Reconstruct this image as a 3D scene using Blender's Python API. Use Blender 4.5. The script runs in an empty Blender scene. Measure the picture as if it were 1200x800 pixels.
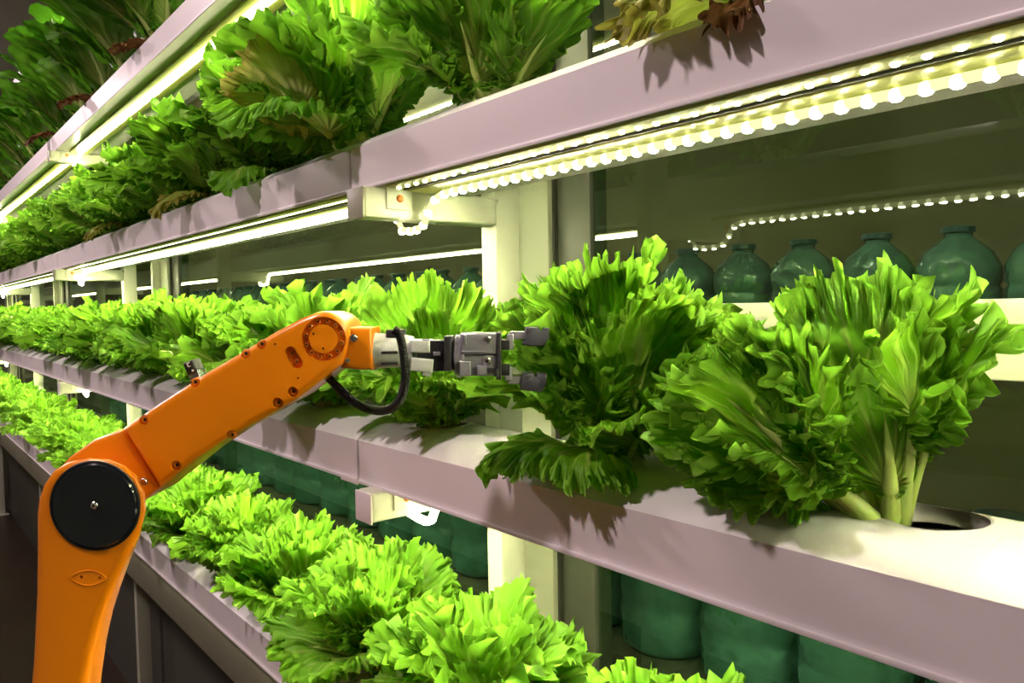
import bpy, bmesh, math, random
import numpy as np
from mathutils import Vector, Matrix

# ------------------------------------------------------------------ camera, world, light, exposure
sc = bpy.context.scene
COL = sc.collection
sc.view_settings.view_transform = 'Standard'
sc.view_settings.look = 'None'
sc.view_settings.exposure = 0.0
sc.view_settings.gamma = 1.0
sc.view_settings.use_curve_mapping = False
sc.cycles.use_denoising = True
sc.cycles.max_bounces = 8
sc.cycles.transparent_max_bounces = 12
sc.cycles.sample_clamp_indirect = 6.0
sc.cycles.caustics_reflective = False
sc.cycles.caustics_refractive = False

yaw, pitch, roll = (math.radians(v) for v in (39.563, 2.619, -1.017))
F = Vector((-math.cos(yaw) * math.cos(pitch), math.sin(yaw) * math.cos(pitch), -math.sin(pitch)))
R0 = Vector((math.sin(yaw), math.cos(yaw), 0))
U0 = R0.cross(F)
Rv = R0 * math.cos(roll) + U0 * math.sin(roll)
Uv = U0 * math.cos(roll) - R0 * math.sin(roll)
cam_d = bpy.data.cameras.new('camera')
cam_d.lens = 27.0
cam_d.sensor_width = 36.0
cam_d.clip_start = 0.02
cam = bpy.data.objects.new('camera', cam_d)
COL.objects.link(cam)
cam.matrix_world = Matrix(((Rv.x, Uv.x, -F.x, 0), (Rv.y, Uv.y, -F.y, 0), (Rv.z, Uv.z, -F.z, 1.45), (0, 0, 0, 1)))
sc.camera = cam

world = bpy.data.worlds.new('world')
sc.world = world
world.use_nodes = True
world.node_tree.nodes['Background'].inputs[0].default_value = (0.75, 0.7, 0.8, 1)
world.node_tree.nodes['Background'].inputs[1].default_value = 0.02

LED_COL = (1.0, 0.97, 0.56)
ROPE_POWER = 110.0          # radiance of the far LED ropes
DIODE_POWER = 220.0
LAMP_COL = (1.0, 0.78, 0.80)


def room_lamp(x, y, z, energy, size):
    d = bpy.data.lights.new('aisle_lamp', 'AREA')
    d.shape = 'DISK'
    d.size = size
    d.energy = energy
    d.color = LAMP_COL
    o = bpy.data.objects.new('aisle_lamp', d)
    o.location = (x, y, z)
    t = Vector((x + 0.3, 0.5, 1.2)) - Vector((x, y, z))
    o.rotation_euler = t.to_track_quat('-Z', 'Y').to_euler()
    COL.objects.link(o)


room_lamp(-0.75, -0.75, 2.75, 19, 0.12)
room_lamp(-3.0, -0.75, 2.75, 28, 0.3)
room_lamp(-5.4, -0.75, 2.75, 28, 0.3)
for _x, _p in ((-0.4, 0.35), (-2.9, 22.0), (-5.2, 26.0)):                      # added unseen fill lights that brighten the storeroom behind the glass
    _d = bpy.data.lights.new('storeroom_fill', 'POINT')
    _d.energy = _p
    _d.shadow_soft_size = 0.06
    _d.color = (1.0, 0.95, 0.7)
    _o = bpy.data.objects.new('storeroom_fill', _d)
    _o.location = (_x, 1.5, 2.5)
    COL.objects.link(_o)


# ------------------------------------------------------------------ materials
def new_mat(name):
    m = bpy.data.materials.new(name)
    m.use_nodes = True
    nt = m.node_tree
    nt.nodes.clear()
    out = nt.nodes.new('ShaderNodeOutputMaterial')
    return m, nt, out


def N(nt, kind, **kw):
    n = nt.nodes.new(kind)
    for k, v in kw.items():
        setattr(n, k, v)
    return n


def pbr(name, col, rough=0.5, metal=0.0, var=0.08, scale=14.0, bump=0.0, bscale=60.0, coat=0.0, stretch=None, spec=0.5):
    m, nt, out = new_mat(name)
    b = N(nt, 'ShaderNodeBsdfPrincipled')
    tc = N(nt, 'ShaderNodeTexCoord')
    no = N(nt, 'ShaderNodeTexNoise')
    no.inputs['Scale'].default_value = scale
    no.inputs['Detail'].default_value = 4
    if stretch:
        mp = N(nt, 'ShaderNodeMapping')
        mp.inputs['Scale'].default_value = stretch
        nt.links.new(tc.outputs['Object'], mp.inputs[0])
        nt.links.new(mp.outputs[0], no.inputs['Vector'])
    else:
        nt.links.new(tc.outputs['Object'], no.inputs['Vector'])
    mx = N(nt, 'ShaderNodeMix', data_type='RGBA')
    mx.inputs['A'].default_value = tuple(c * (1 - var) for c in col) + (1,)
    mx.inputs['B'].default_value = tuple(min(1, c * (1 + var)) for c in col) + (1,)
    nt.links.new(no.outputs['Fac'], mx.inputs['Factor'])
    nt.links.new(mx.outputs['Result'], b.inputs['Base Color'])
    b.inputs['Roughness'].default_value = rough
    b.inputs['Metallic'].default_value = metal
    b.inputs['Coat Weight'].default_value = coat
    b.inputs['Coat Roughness'].default_value = 0.08
    b.inputs['Specular IOR Level'].default_value = spec
    if bump:
        n2 = N(nt, 'ShaderNodeTexNoise')
        n2.inputs['Scale'].default_value = bscale
        nt.links.new(tc.outputs['Object'], n2.inputs['Vector'])
        bp = N(nt, 'ShaderNodeBump')
        bp.inputs['Strength'].default_value = bump
        bp.inputs['Distance'].default_value = 0.01
        nt.links.new(n2.outputs['Fac'], bp.inputs['Height'])
        nt.links.new(bp.outputs[0], b.inputs['Normal'])
    nt.links.new(b.outputs[0], out.inputs[0])
    return m


def emit(name, col, power):
    m, nt, out = new_mat(name)
    e = N(nt, 'ShaderNodeEmission')
    e.inputs[0].default_value = col + (1,)
    e.inputs[1].default_value = power
    nt.links.new(e.outputs[0], out.inputs[0])
    return m


def led_mat(name, col, side_power, down_power):
    """a diode under a clear cap: most of its light leaves straight down"""
    m, nt, out = new_mat(name)
    g = N(nt, 'ShaderNodeNewGeometry')
    sp = N(nt, 'ShaderNodeSeparateXYZ')
    nt.links.new(g.outputs['Normal'], sp.inputs[0])
    mr = N(nt, 'ShaderNodeMapRange')
    mr.inputs['From Min'].default_value = -0.55
    mr.inputs['From Max'].default_value = -0.95
    mr.inputs['To Min'].default_value = side_power
    mr.inputs['To Max'].default_value = down_power
    nt.links.new(sp.outputs[2], mr.inputs['Value'])
    e = N(nt, 'ShaderNodeEmission')
    e.inputs[0].default_value = col + (1,)
    nt.links.new(mr.outputs[0], e.inputs[1])
    nt.links.new(e.outputs[0], out.inputs[0])
    return m


def leaf_mat(name, blade, blade2, vein, edge, nveins=16, vein_amt=0.75, trans=0.45, rough=0.48, brown=0.0):
    """uv.x = fan angle across the leaf, uv.y = 0 at the stalk .. 1 at the margin"""
    m, nt, out = new_mat(name)
    L = nt.links
    uv = N(nt, 'ShaderNodeUVMap')
    sep = N(nt, 'ShaderNodeSeparateXYZ')
    L.new(uv.outputs[0], sep.inputs[0])
    tc = N(nt, 'ShaderNodeTexCoord')
    nz = N(nt, 'ShaderNodeTexNoise')
    nz.inputs['Scale'].default_value = 28
    nz.inputs['Detail'].default_value = 3
    L.new(tc.outputs['Object'], nz.inputs['Vector'])
    oi = N(nt, 'ShaderNodeObjectInfo')

    def math_(op, a, b=None, c=None):
        n = N(nt, 'ShaderNodeMath', operation=op)
        for i, s in enumerate((a, b, c)):
            if s is None:
                continue
            if isinstance(s, (int, float)):
                n.inputs[i].default_value = s
            else:
                L.new(s, n.inputs[i])
        return n.outputs[0]

    x, y = sep.outputs[0], sep.outputs[1]
    wob = math_('MULTIPLY', math_('SUBTRACT', nz.outputs['Fac'], 0.5), math_('MULTIPLY', y, 0.05))
    ph = math_('MULTIPLY', math_('ADD', x, wob), float(nveins))
    fr = math_('ABSOLUTE', math_('SUBTRACT', math_('FRACT', ph), 0.5))          # 0.5 on a vein
    line = N(nt, 'ShaderNodeMapRange')
    line.interpolation_type = 'SMOOTHSTEP'
    line.inputs['From Min'].default_value = 0.36
    line.inputs['From Max'].default_value = 0.5
    L.new(fr, line.inputs['Value'])
    fade = N(nt, 'ShaderNodeMapRange')
    fade.interpolation_type = 'SMOOTHSTEP'
    fade.inputs['From Min'].default_value = 0.95
    fade.inputs['From Max'].default_value = 0.45
    L.new(y, fade.inputs['Value'])
    core = N(nt, 'ShaderNodeMapRange')
    core.interpolation_type = 'SMOOTHSTEP'
    core.inputs['From Min'].default_value = 0.55
    core.inputs['From Max'].default_value = 0.15
    L.new(y, core.inputs['Value'])
    fr2 = math_('ABSOLUTE', math_('SUBTRACT', math_('FRACT', math_('MULTIPLY', math_('ADD', x, math_('MULTIPLY', wob, 1.6)), nveins * 2.9)), 0.5))
    line2 = N(nt, 'ShaderNodeMapRange')
    line2.interpolation_type = 'SMOOTHSTEP'
    line2.inputs['From Min'].default_value = 0.34
    line2.inputs['From Max'].default_value = 0.5
    L.new(fr2, line2.inputs['Value'])
    l12 = math_('MAXIMUM', line.outputs[0], math_('MULTIPLY', line2.outputs[0], 0.6))
    vm = math_('MULTIPLY', math_('MULTIPLY', l12, fade.outputs[0]), vein_amt)
    vm = math_('MAXIMUM', vm, math_('MULTIPLY', core.outputs[0], 0.75))
    mb = N(nt, 'ShaderNodeMix', data_type='RGBA')
    mb.inputs['A'].default_value = blade + (1,)
    mb.inputs['B'].default_value = blade2 + (1,)
    big = N(nt, 'ShaderNodeTexNoise')
    big.inputs['Scale'].default_value = 9
    L.new(tc.outputs['Object'], big.inputs['Vector'])
    bf = math_('ADD', math_('MULTIPLY', big.outputs['Fac'], 0.9), math_('MULTIPLY', oi.outputs['Random'], 0.35))
    bf = math_('SUBTRACT', bf, 0.12)
    L.new(bf, mb.inputs['Factor'])
    me = N(nt, 'ShaderNodeMix', data_type='RGBA')
    eg = N(nt, 'ShaderNodeMapRange')
    eg.inputs['From Min'].default_value = 0.72
    eg.inputs['From Max'].default_value = 1.0
    L.new(y, eg.inputs['Value'])
    L.new(math_('MULTIPLY', eg.outputs[0], 0.7), me.inputs['Factor'])  # margin tone; on lime leaves the lightening paints in side-lit sparkle
    L.new(mb.outputs['Result'], me.inputs['A'])
    me.inputs['B'].default_value = edge + (1,)
    mv = N(nt, 'ShaderNodeMix', data_type='RGBA')
    L.new(vm, mv.inputs['Factor'])
    L.new(me.outputs['Result'], mv.inputs['A'])
    mv.inputs['B'].default_value = vein + (1,)
    colr = mv.outputs['Result']
    if brown:
        mr = N(nt, 'ShaderNodeMix', data_type='RGBA')
        t = N(nt, 'ShaderNodeTexNoise')
        t.inputs['Scale'].default_value = 40
        L.new(tc.outputs['Object'], t.inputs['Vector'])
        bm = math_('MULTIPLY', math_('GREATER_THAN', math_('ADD', y, math_('MULTIPLY', t.outputs['Fac'], 0.7)), 1.3), brown)
        L.new(bm, mr.inputs['Factor'])
        L.new(colr, mr.inputs['A'])
        mr.inputs['B'].default_value = (0.16, 0.07, 0.015, 1)
        colr = mr.outputs['Result']
    b = N(nt, 'ShaderNodeBsdfPrincipled')
    b.inputs['Roughness'].default_value = rough
    b.inputs['Specular IOR Level'].default_value = 0.28
    L.new(colr, b.inputs['Base Color'])
    bp = N(nt, 'ShaderNodeBump')
    bp.inputs['Strength'].default_value = 0.5
    bp.inputs['Distance'].default_value = 0.004
    hn = math_('ADD', math_('MULTIPLY', l12, math_('MULTIPLY', fade.outputs[0], -0.6)), math_('MULTIPLY', nz.outputs['Fac'], 1.2))
    L.new(hn, bp.inputs['Height'])
    L.new(bp.outputs[0], b.inputs['Normal'])
    tr = N(nt, 'ShaderNodeBsdfTranslucent')
    hs = N(nt, 'ShaderNodeHueSaturation')
    hs.inputs['Value'].default_value = 1.3
    hs.inputs['Saturation'].default_value = 1.0
    L.new(colr, hs.inputs['Color'])
    L.new(hs.outputs[0], tr.inputs[0])
    mix = N(nt, 'ShaderNodeMixShader')
    mix.inputs[0].default_value = trans
    L.new(b.outputs[0], mix.inputs[1])
    L.new(tr.outputs[0], mix.inputs[2])
    L.new(mix.outputs[0], out.inputs[0])
    return m


def glass_mat(name, tint, refl):
    m, nt, out = new_mat(name)
    fr = N(nt, 'ShaderNodeFresnel')
    fr.inputs[0].default_value = 1.5
    ad = N(nt, 'ShaderNodeMath', operation='ADD')
    ad.inputs[1].default_value = refl
    ge = N(nt, 'ShaderNodeNewGeometry')          # the outer face reflects, the inner face only lets light pass
    iv = N(nt, 'ShaderNodeMath', operation='SUBTRACT')
    iv.inputs[0].default_value = 1.0
    nt.links.new(ge.outputs['Backfacing'], iv.inputs[1])
    nt.links.new(fr.outputs[0], ad.inputs[0])
    ml = N(nt, 'ShaderNodeMath', operation='MULTIPLY')
    nt.links.new(ad.outputs[0], ml.inputs[0])
    nt.links.new(iv.outputs[0], ml.inputs[1])
    t = N(nt, 'ShaderNodeBsdfTransparent')
    t.inputs[0].default_value = tint + (1,)
    g = N(nt, 'ShaderNodeBsdfGlossy')
    g.inputs['Roughness'].default_value = 0.02
    g.inputs[0].default_value = (0.85, 0.9, 0.85, 1)
    mx = N(nt, 'ShaderNodeMixShader')
    nt.links.new(ml.outputs[0], mx.inputs[0])
    nt.links.new(t.outputs[0], mx.inputs[1])
    nt.links.new(g.outputs[0], mx.inputs[2])
    nt.links.new(mx.outputs[0], out.inputs[0])
    return m


M = {}
M['white'] = pbr('white_plastic', (0.80, 0.78, 0.76), 0.32, var=0.03, bump=0.03, bscale=8)
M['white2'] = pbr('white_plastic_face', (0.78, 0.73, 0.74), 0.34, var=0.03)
M['cream'] = pbr('cream_painted_steel', (0.66, 0.68, 0.52), 0.35, var=0.05)
M['frame'] = pbr('window_frame_paint', (0.34, 0.36, 0.25), 0.4, var=0.06)
M['frame_light'] = pbr('pale_window_rail_paint', (0.62, 0.63, 0.47), 0.35, var=0.05)
M['frame_dark'] = pbr('dark_window_frame', (0.07, 0.075, 0.055), 0.4)
M['olive'] = pbr('olive_led_profile', (0.50, 0.52, 0.13), 0.4, var=0.05)
M['groove'] = pbr('dark_gap_seal', (0.03, 0.03, 0.02), 0.6)
M['rail'] = pbr('olive_grey_painted_rail', (0.20, 0.20, 0.14), 0.45, var=0.08)
M['floor'] = pbr('dark_brown_floor', (0.035, 0.022, 0.014), 0.35, var=0.3, scale=3)
M['wall'] = pbr('dim_wall_paint', (0.22, 0.19, 0.17), 0.8, var=0.1, scale=2)
M['darkwall'] = pbr('dark_storeroom_wall', (0.15, 0.115, 0.06), 0.7, var=0.3, scale=1.3)
M['glass'] = glass_mat('window_glass', (0.80, 0.90, 0.80), 0.05)
M['bottle'] = pbr('teal_bottle_plastic', (0.06, 0.11, 0.10), 0.16, var=0.35, scale=9, bump=0.9, bscale=26)
M['bottle2'] = pbr('green_bottle_plastic', (0.075, 0.16, 0.15), 0.14, var=0.35, scale=7, bump=1.0, bscale=22)
M['cap'] = pbr('dark_bottle_cap', (0.02, 0.05, 0.06), 0.4)
M['shelf'] = pbr('storeroom_shelf_steel', (0.07, 0.07, 0.055), 0.5)
M['rope'] = led_mat('led_rope_glow', LED_COL, 22.0, ROPE_POWER * 2.6)
M['rope_near'] = emit('led_rope_glow_between_diodes', (1.0, 0.98, 0.45), 1.2)
M['diode'] = led_mat('led_diode_glow', LED_COL, 4.5, DIODE_POWER * 3.8)
M['diode_small'] = led_mat('led_tape_diode_glow', LED_COL, 3.5, 30.0)
M['tape_far'] = led_mat('led_tape_glow', LED_COL, 2.0, 9.0)
M['soil'] = pbr('dark_root_sponge', (0.018, 0.012, 0.006), 0.9, var=0.4, scale=60, bump=0.8, bscale=120)

LIME = leaf_mat('frilly_lettuce_leaf', (0.12, 0.37, 0.010), (0.235, 0.52, 0.018), (0.60, 0.76, 0.16), (0.28, 0.57, 0.05), 15, 0.8, 0.45)
DEEP = leaf_mat('deep_green_lettuce_leaf', (0.095, 0.29, 0.010), (0.19, 0.43, 0.016), (0.48, 0.62, 0.12), (0.18, 0.42, 0.03), 15, 0.7, 0.42)
ROMA = leaf_mat('romaine_leaf', (0.055, 0.20, 0.008), (0.12, 0.33, 0.012), (0.42, 0.55, 0.13), (0.07, 0.24, 0.012), 9, 0.55, 0.38, 0.3)
PALE = leaf_mat('pale_yellow_leaf', (0.62, 0.68, 0.13), (0.74, 0.74, 0.22), (0.80, 0.82, 0.35), (0.60, 0.56, 0.12), 13, 0.5, 0.5, 0.4, 0.25)
WILT = leaf_mat('wilted_leaf', (0.24, 0.34, 0.04), (0.38, 0.44, 0.07), (0.50, 0.54, 0.15), (0.34, 0.28, 0.06), 13, 0.5, 0.4, 0.45, 0.15)
BROWN = leaf_mat('dried_brown_leaf', (0.10, 0.04, 0.01), (0.22, 0.10, 0.025), (0.25, 0.14, 0.04), (0.08, 0.03, 0.01), 11, 0.5, 0.25, 0.6)
RIB = pbr('pale_leaf_rib', (0.62, 0.80, 0.20), 0.3, var=0.15, scale=30)
RIB_ROMA = pbr('pale_romaine_rib', (0.46, 0.58, 0.16), 0.3, var=0.15, scale=30)
for _m in (RIB, RIB_ROMA):
    for _n in _m.node_tree.nodes:
        if _n.type == 'BSDF_PRINCIPLED':
            _n.inputs['Subsurface Weight'].default_value = 0.25
            _n.inputs['Subsurface Radius'].default_value = (0.006, 0.009, 0.003)

M['orange'] = pbr('orange_robot_paint', (0.90, 0.25, 0.002), 0.3, var=0.02, coat=0.35)
M['orange2'] = pbr('orange_bolt_paint', (0.80, 0.21, 0.003), 0.4, var=0.05)
M['navy'] = pbr('black_glossy_cover', (0.006, 0.010, 0.016), 0.12, coat=0.5)
M['black'] = pbr('black_rubber', (0.012, 0.012, 0.014), 0.42)
M['blackm'] = pbr('black_anodised_metal', (0.03, 0.03, 0.036), 0.35, var=0.15)
M['dgrey'] = pbr('dark_grey_gripper_pad', (0.06, 0.06, 0.08), 0.35, var=0.15)
M['grey'] = pbr('cast_grey_wrist', (0.62, 0.65, 0.63), 0.4, var=0.06, bump=0.1, bscale=200)
M['alu'] = pbr('brushed_aluminium', (0.44, 0.44, 0.51), 0.25, metal=0.55, var=0.1, scale=30)
M['steel'] = pbr('bright_steel', (0.75, 0.75, 0.75), 0.18, metal=1.0)
M['hole'] = pbr('black_hole', (0.004, 0.004, 0.004), 0.8)
M['mark'] = pbr('white_printed_mark', (0.8, 0.8, 0.8), 0.5)


# ------------------------------------------------------------------ helpers
def mesh_from(name, verts, faces, mat, uvs=None, smooth=True):
    me = bpy.data.meshes.new(name)
    if isinstance(faces, np.ndarray):
        verts = np.asarray(verts, dtype=np.float32)
        nf = len(faces)
        me.vertices.add(len(verts))
        me.vertices.foreach_set('co', verts.ravel())
        me.loops.add(nf * 4)
        me.loops.foreach_set('vertex_index', faces.astype(np.int32).ravel())
        me.polygons.add(nf)
        me.polygons.foreach_set('loop_start', np.arange(0, nf * 4, 4, dtype=np.int32))
        me.update(calc_edges=True)
    else:
        me.from_pydata([tuple(v) for v in verts], [], [tuple(f) for f in faces])
    if uvs is not None:
        ul = me.uv_layers.new(name='UVMap')
        li = np.empty(len(me.loops), dtype=np.int32)
        me.loops.foreach_get('vertex_index', li)
        ul.data.foreach_set('uv', np.asarray(uvs, dtype=np.float32)[li].ravel())
    if smooth:
        me.polygons.foreach_set('use_smooth', [True] * len(me.polygons))
    me.materials.append(mat)
    me.update()
    return me


def obj(name, me, parent=None, loc=None):
    o = bpy.data.objects.new(name, me)
    COL.objects.link(o)
    if parent is not None:
        o.parent = parent
    if loc is not None:
        o.location = loc
    return o


def thing(name, label, cat, loc=(0, 0, 0), group=None):
    o = bpy.data.objects.new(name, None)
    o.empty_display_size = 0.05
    COL.objects.link(o)
    o.location = loc
    o['label'] = label
    o['category'] = cat
    if group:
        o['group'] = group
    return o


def tag(o, label, cat, group=None):
    o['label'] = label
    o['category'] = cat
    if group:
        o['group'] = group
    return o


class MB:
    """collects closed shapes into one mesh"""

    def __init__(self):
        self.bm = bmesh.new()

    def box(self, x0, x1, y0, y1, z0, z1, bev=0.0, seg=2, mat=None):
        b = bmesh.new()
        bmesh.ops.create_cube(b, size=1)
        for v in b.verts:
            v.co = Vector(((x0 + x1) / 2 + v.co.x * (x1 - x0), (y0 + y1) / 2 + v.co.y * (y1 - y0), (z0 + z1) / 2 + v.co.z * (z1 - z0)))
        if bev:
            bmesh.ops.bevel(b, geom=b.edges[:], offset=bev, segments=seg, affect='EDGES', profile=0.5)
        self._add(b, mat)
        return self

    def _add(self, b, mat=None):
        if mat is not None:
            b.transform(mat)
        me = bpy.data.meshes.new('tmp')
        b.to_mesh(me)
        b.free()
        self.bm.from_mesh(me)
        bpy.data.meshes.remove(me)

    def lathe(self, prof, axis='Z', at=(0, 0, 0), n=32, mat=None):
        """prof: list of (radius, height); closed with caps"""
        b = bmesh.new()
        rings = []
        for r, h in prof:
            ring = []
            for i in range(n):
                t = 2 * math.pi * i / n
                p = (r * math.cos(t), r * math.sin(t), h)
                if axis == 'Y':
                    p = (p[0], h, p[1])
                elif axis == 'X':
                    p = (h, p[0], p[1])
                ring.append(b.verts.new((p[0] + at[0], p[1] + at[1], p[2] + at[2])))
            rings.append(ring)
        for a, c in zip(rings, rings[1:]):
            for i in range(n):
                b.faces.new((a[i], a[(i + 1) % n], c[(i + 1) % n], c[i]))
        b.faces.new(rings[0][::-1])
        b.faces.new(rings[-1])
        bmesh.ops.recalc_face_normals(b, faces=b.faces[:])
        self._add(b, mat)
        return self

    def tube(self, pts, r, n=10, mat=None):
        """round tube through pts; r may be a list"""
        b = bmesh.new()
        P = [Vector(p) for p in pts]
        rr = r if isinstance(r, (list, tuple)) else [r] * len(P)
        up = None
        rings = []
        for i, p in enumerate(P):
            t = (P[min(i + 1, len(P) - 1)] - P[max(i - 1, 0)]).normalized()
            if up is None:
                up = Vector((0, 0, 1)) if abs(t.z) < 0.9 else Vector((1, 0, 0))
            s = t.cross(up).normalized()
            up = s.cross(t).normalized()
            rings.append([b.verts.new(p + (s * math.cos(2 * math.pi * k / n) + up * math.sin(2 * math.pi * k / n)) * rr[i]) for k in range(n)])
        for a, c in zip(rings, rings[1:]):
            for k in range(n):
                b.faces.new((a[k], a[(k + 1) % n], c[(k + 1) % n], c[k]))
        b.faces.new(rings[0][::-1])
        b.faces.new(rings[-1])
        bmesh.ops.recalc_face_normals(b, faces=b.faces[:])
        self._add(b, mat)
        return self

    def prism(self, poly, y0, y1, bev=0.0, seg=3, mat=None, back_bev=True, back=None):
        """outline poly (x, z) extruded along y"""
        b = bmesh.new()
        a = [b.verts.new((x, y0, z)) for x, z in poly]
        c = [b.verts.new((x, y1, z)) for x, z in (back or poly)]
        n = len(poly)
        fa = b.faces.new(a)
        fc = b.faces.new(c[::-1])
        for i in range(n):
            b.faces.new((a[(i + 1) % n], a[i], c[i], c[(i + 1) % n]))
        bmesh.ops.recalc_face_normals(b, faces=b.faces[:])
        if bev:
            ed = list(fa.edges) + (list(fc.edges) if back_bev else [])
            bmesh.ops.bevel(b, geom=ed, offset=bev, segments=seg, affect='EDGES', profile=0.5)
        self._add(b, mat)
        return self

    def build(self, name, mat, parent=None, loc=None, angle=38):
        me = bpy.data.meshes.new(name)
        self.bm.to_mesh(me)
        self.bm.free()
        me.polygons.foreach_set('use_smooth', [True] * len(me.polygons))
        me.set_sharp_from_angle(angle=math.radians(angle))
        me.materials.append(mat)
        return obj(name, me, parent, loc)


ORD = ['first', 'second', 'third', 'fourth', 'fifth', 'sixth', 'seventh', 'eighth', 'ninth', 'tenth', 'eleventh', 'twelfth', 'thirteenth',
       'fourteenth', 'fifteenth', 'sixteenth', 'seventeenth', 'eighteenth', 'nineteenth', 'twentieth', 'twenty-first', 'twenty-second',
       'twenty-third', 'twenty-fourth', 'twenty-fifth', 'twenty-sixth', 'twenty-seventh', 'twenty-eighth', 'twenty-ninth', 'thirtieth',
       'thirty-first', 'thirty-second', 'thirty-third', 'thirty-fourth', 'thirty-fifth', 'thirty-sixth', 'thirty-seventh', 'thirty-eighth']


def structure(o):
    o['kind'] = 'structure'
    return o


# ------------------------------------------------------------------ room
XL, XR = -9.0, 1.6
structure(MB().box(XL, XR, -2.0, 1.9, -0.1, 0.0).build('floor', M['floor']))
structure(MB().box(XL, XR, -2.0, 1.9, 2.95, 3.05).build('ceiling', M['wall']))
structure(MB().box(XL, XR, -2.1, -2.0, 0, 2.95).build('wall_front', M['wall']))
structure(MB().box(XL, XR, 1.8, 1.9, 0, 2.95).build('wall_back', M['darkwall']))
structure(MB().box(XL - 0.1, XL, -2.0, 1.9, 0, 2.95).build('wall_left', M['wall']))
structure(MB().box(XR, XR + 0.1, -2.0, 1.9, 0, 2.95).build('wall_right', M['wall']))

# glazed wall behind the rack: one window per bay, pane + stiles + rails
GY = 0.80
BAY = 1.95
JX = [-0.80 - BAY * k for k in range(5)]          # post lines
bounds = [(-0.81 + BAY, -0.81)] + [(-0.81 - BAY * k, -0.81 - BAY * (k + 1)) for k in range(4)]
for i, (xr, xl) in enumerate(bounds):
    w = thing('window_%d' % (i + 1), 'tall window bay', 'window')
    del w['label'], w['category']
    w['kind'] = 'structure'
    MB().box(xl + 0.03, xr - 0.13, GY, GY + 0.006, 0.12, 1.376).box(xl + 0.03, xr - 0.13, GY, GY + 0.006, 1.449, 2.8).build('pane', M['glass'], w)
    st = MB()
    st.box(xr - 0.13, xr - 0.045, GY - 0.02, GY + 0.03, 0.0, 2.95, 0.002)
    st.build('stile', M['frame'], w)
    MB().box(xr - 0.156, xr - 0.134, GY - 0.045, GY - 0.001, 0.0, 2.95, 0.002).build('stile', M['frame_light'], w)
    MB().box(xr - 0.044, xr - 0.040, GY - 0.012, GY + 0.03, 0.0, 2.95).build('seal', M['groove'], w)
    MB().box(xr - 0.039, xr + 0.029, GY - 0.006, GY + 0.03, 0.0, 2.95, 0.002).build('stile', M['frame_dark'], w)
    MB().box(xl + 0.03, xr - 0.16, GY - 0.03, GY - 0.001, 1.376, 1.4185, 0.002).box(xl + 0.03, xr - 0.16, GY - 0.026, GY - 0.001, 1.4195, 1.449, 0.002).build('rail', M['frame_light'], w)
    MB().box(xl + 0.03, xr - 0.16, GY - 0.03, GY + 0.03, 0.0, 0.12, 0.002).box(xl + 0.03, xr - 0.16, GY - 0.03, GY + 0.03, 2.8, 2.95, 0.002).build('frame', M['frame_dark'], w)

# ------------------------------------------------------------------ rack: posts with welded arms, base rail
ZB = {5: 2.309, 4: 1.955, 3: 1.591, 2: 1.2376, 1: 0.8848}     # undersides of the gutters
post_place = ['nearest post, behind the gripper', 'second post along the glazed wall', 'third post along the glazed wall', 'fourth post along the glazed wall', 'last post far along the glazed wall']
for k, x in enumerate(JX):
    t = thing('rack_post', 'cream square steel rack post with welded support arms, ' + post_place[k], 'post', (x, 0.645, 0), 'rack posts')
    MB().box(-0.017, 0.015, -0.02, 0.02, 0.0, 2.9, 0.002).build('upright', M['cream'], t)
    MB().box(-0.04, 0.04, -0.04, 0.04, 0.0, 0.006, 0.001).build('foot_plate', M['cream'], t)
    for lv in (1, 2, 3, 4, 5):
        zz = ZB[lv]
        a = MB().box(-0.018, 0.018, -0.213, -0.0195, zz - 0.036, zz - 0.0005, 0.004, 3).build('support_arm', M['cream'], t)
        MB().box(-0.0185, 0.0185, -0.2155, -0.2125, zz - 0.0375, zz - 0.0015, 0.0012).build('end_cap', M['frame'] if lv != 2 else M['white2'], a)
        MB().tube([(-0.018 + 0.036 * q / 12 + 0.0, -0.0205, zz - 0.004 - 0.004 * (q % 2)) for q in range(13)], 0.0028, 6).build('weld_bead', M['cream'], a)
        fl = MB().box(0.018, 0.0205, -0.185, -0.150, zz - 0.026, zz - 0.0005, 0.001).build('clip_plate', M['cream'], a)
        MB().lathe([(0.0045, 0), (0.0045, 0.0015), (0.003, 0.003)], 'X', (0.0205, -0.1675, zz - 0.013), 14).build('screw', M['orange2'], fl)
r = MB().box(-7.6, 1.1, 0.462, 0.492, 0.79, 0.8835, 0.003).build('base_rail', M['rail'])
tag(r, 'long olive grey steel rail running under the lowest gutter', 'rail')
# plinth panel under the lowest gutter
structure(MB().box(-8.0, 1.3, 0.70, 0.72, 0.0, 0.80).build('wall_plinth', M['shelf']))


# ------------------------------------------------------------------ gutters
Y0, Y1, FACE, CROWN = 0.45, 0.590, 0.0515, 0.021
YC = 0.52
RH = 0.031


def arch(y):
    d = np.clip(np.minimum(y - Y0, Y1 - y) / 0.055, 0, 1)
    return CROWN * (1 - (1 - d) ** 2.3)


PX = {
    2: [-0.205, -0.492, -0.765] + [-1.055 - 0.285 * k for k in range(21)],
    1: [-0.45 - 0.245 * k for k in range(27)],
    3: [-0.315, -0.655, -0.935] + [-1.22 - 0.285 * k for k in range(20)],
    4: [-1.80 - 0.27 * k for k in range(19)],
    5: [],
}
LEVEL = {1: 'lowest', 2: 'middle', 3: 'upper', 4: 'high', 5: 'topmost'}
SECT = [(1.10, -0.845), (-0.848, -2.795), (-2.798, -4.745), (-4.748, -7.6)]
SECT_WORD = ['near section', 'second section', 'third section', 'far section']


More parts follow.
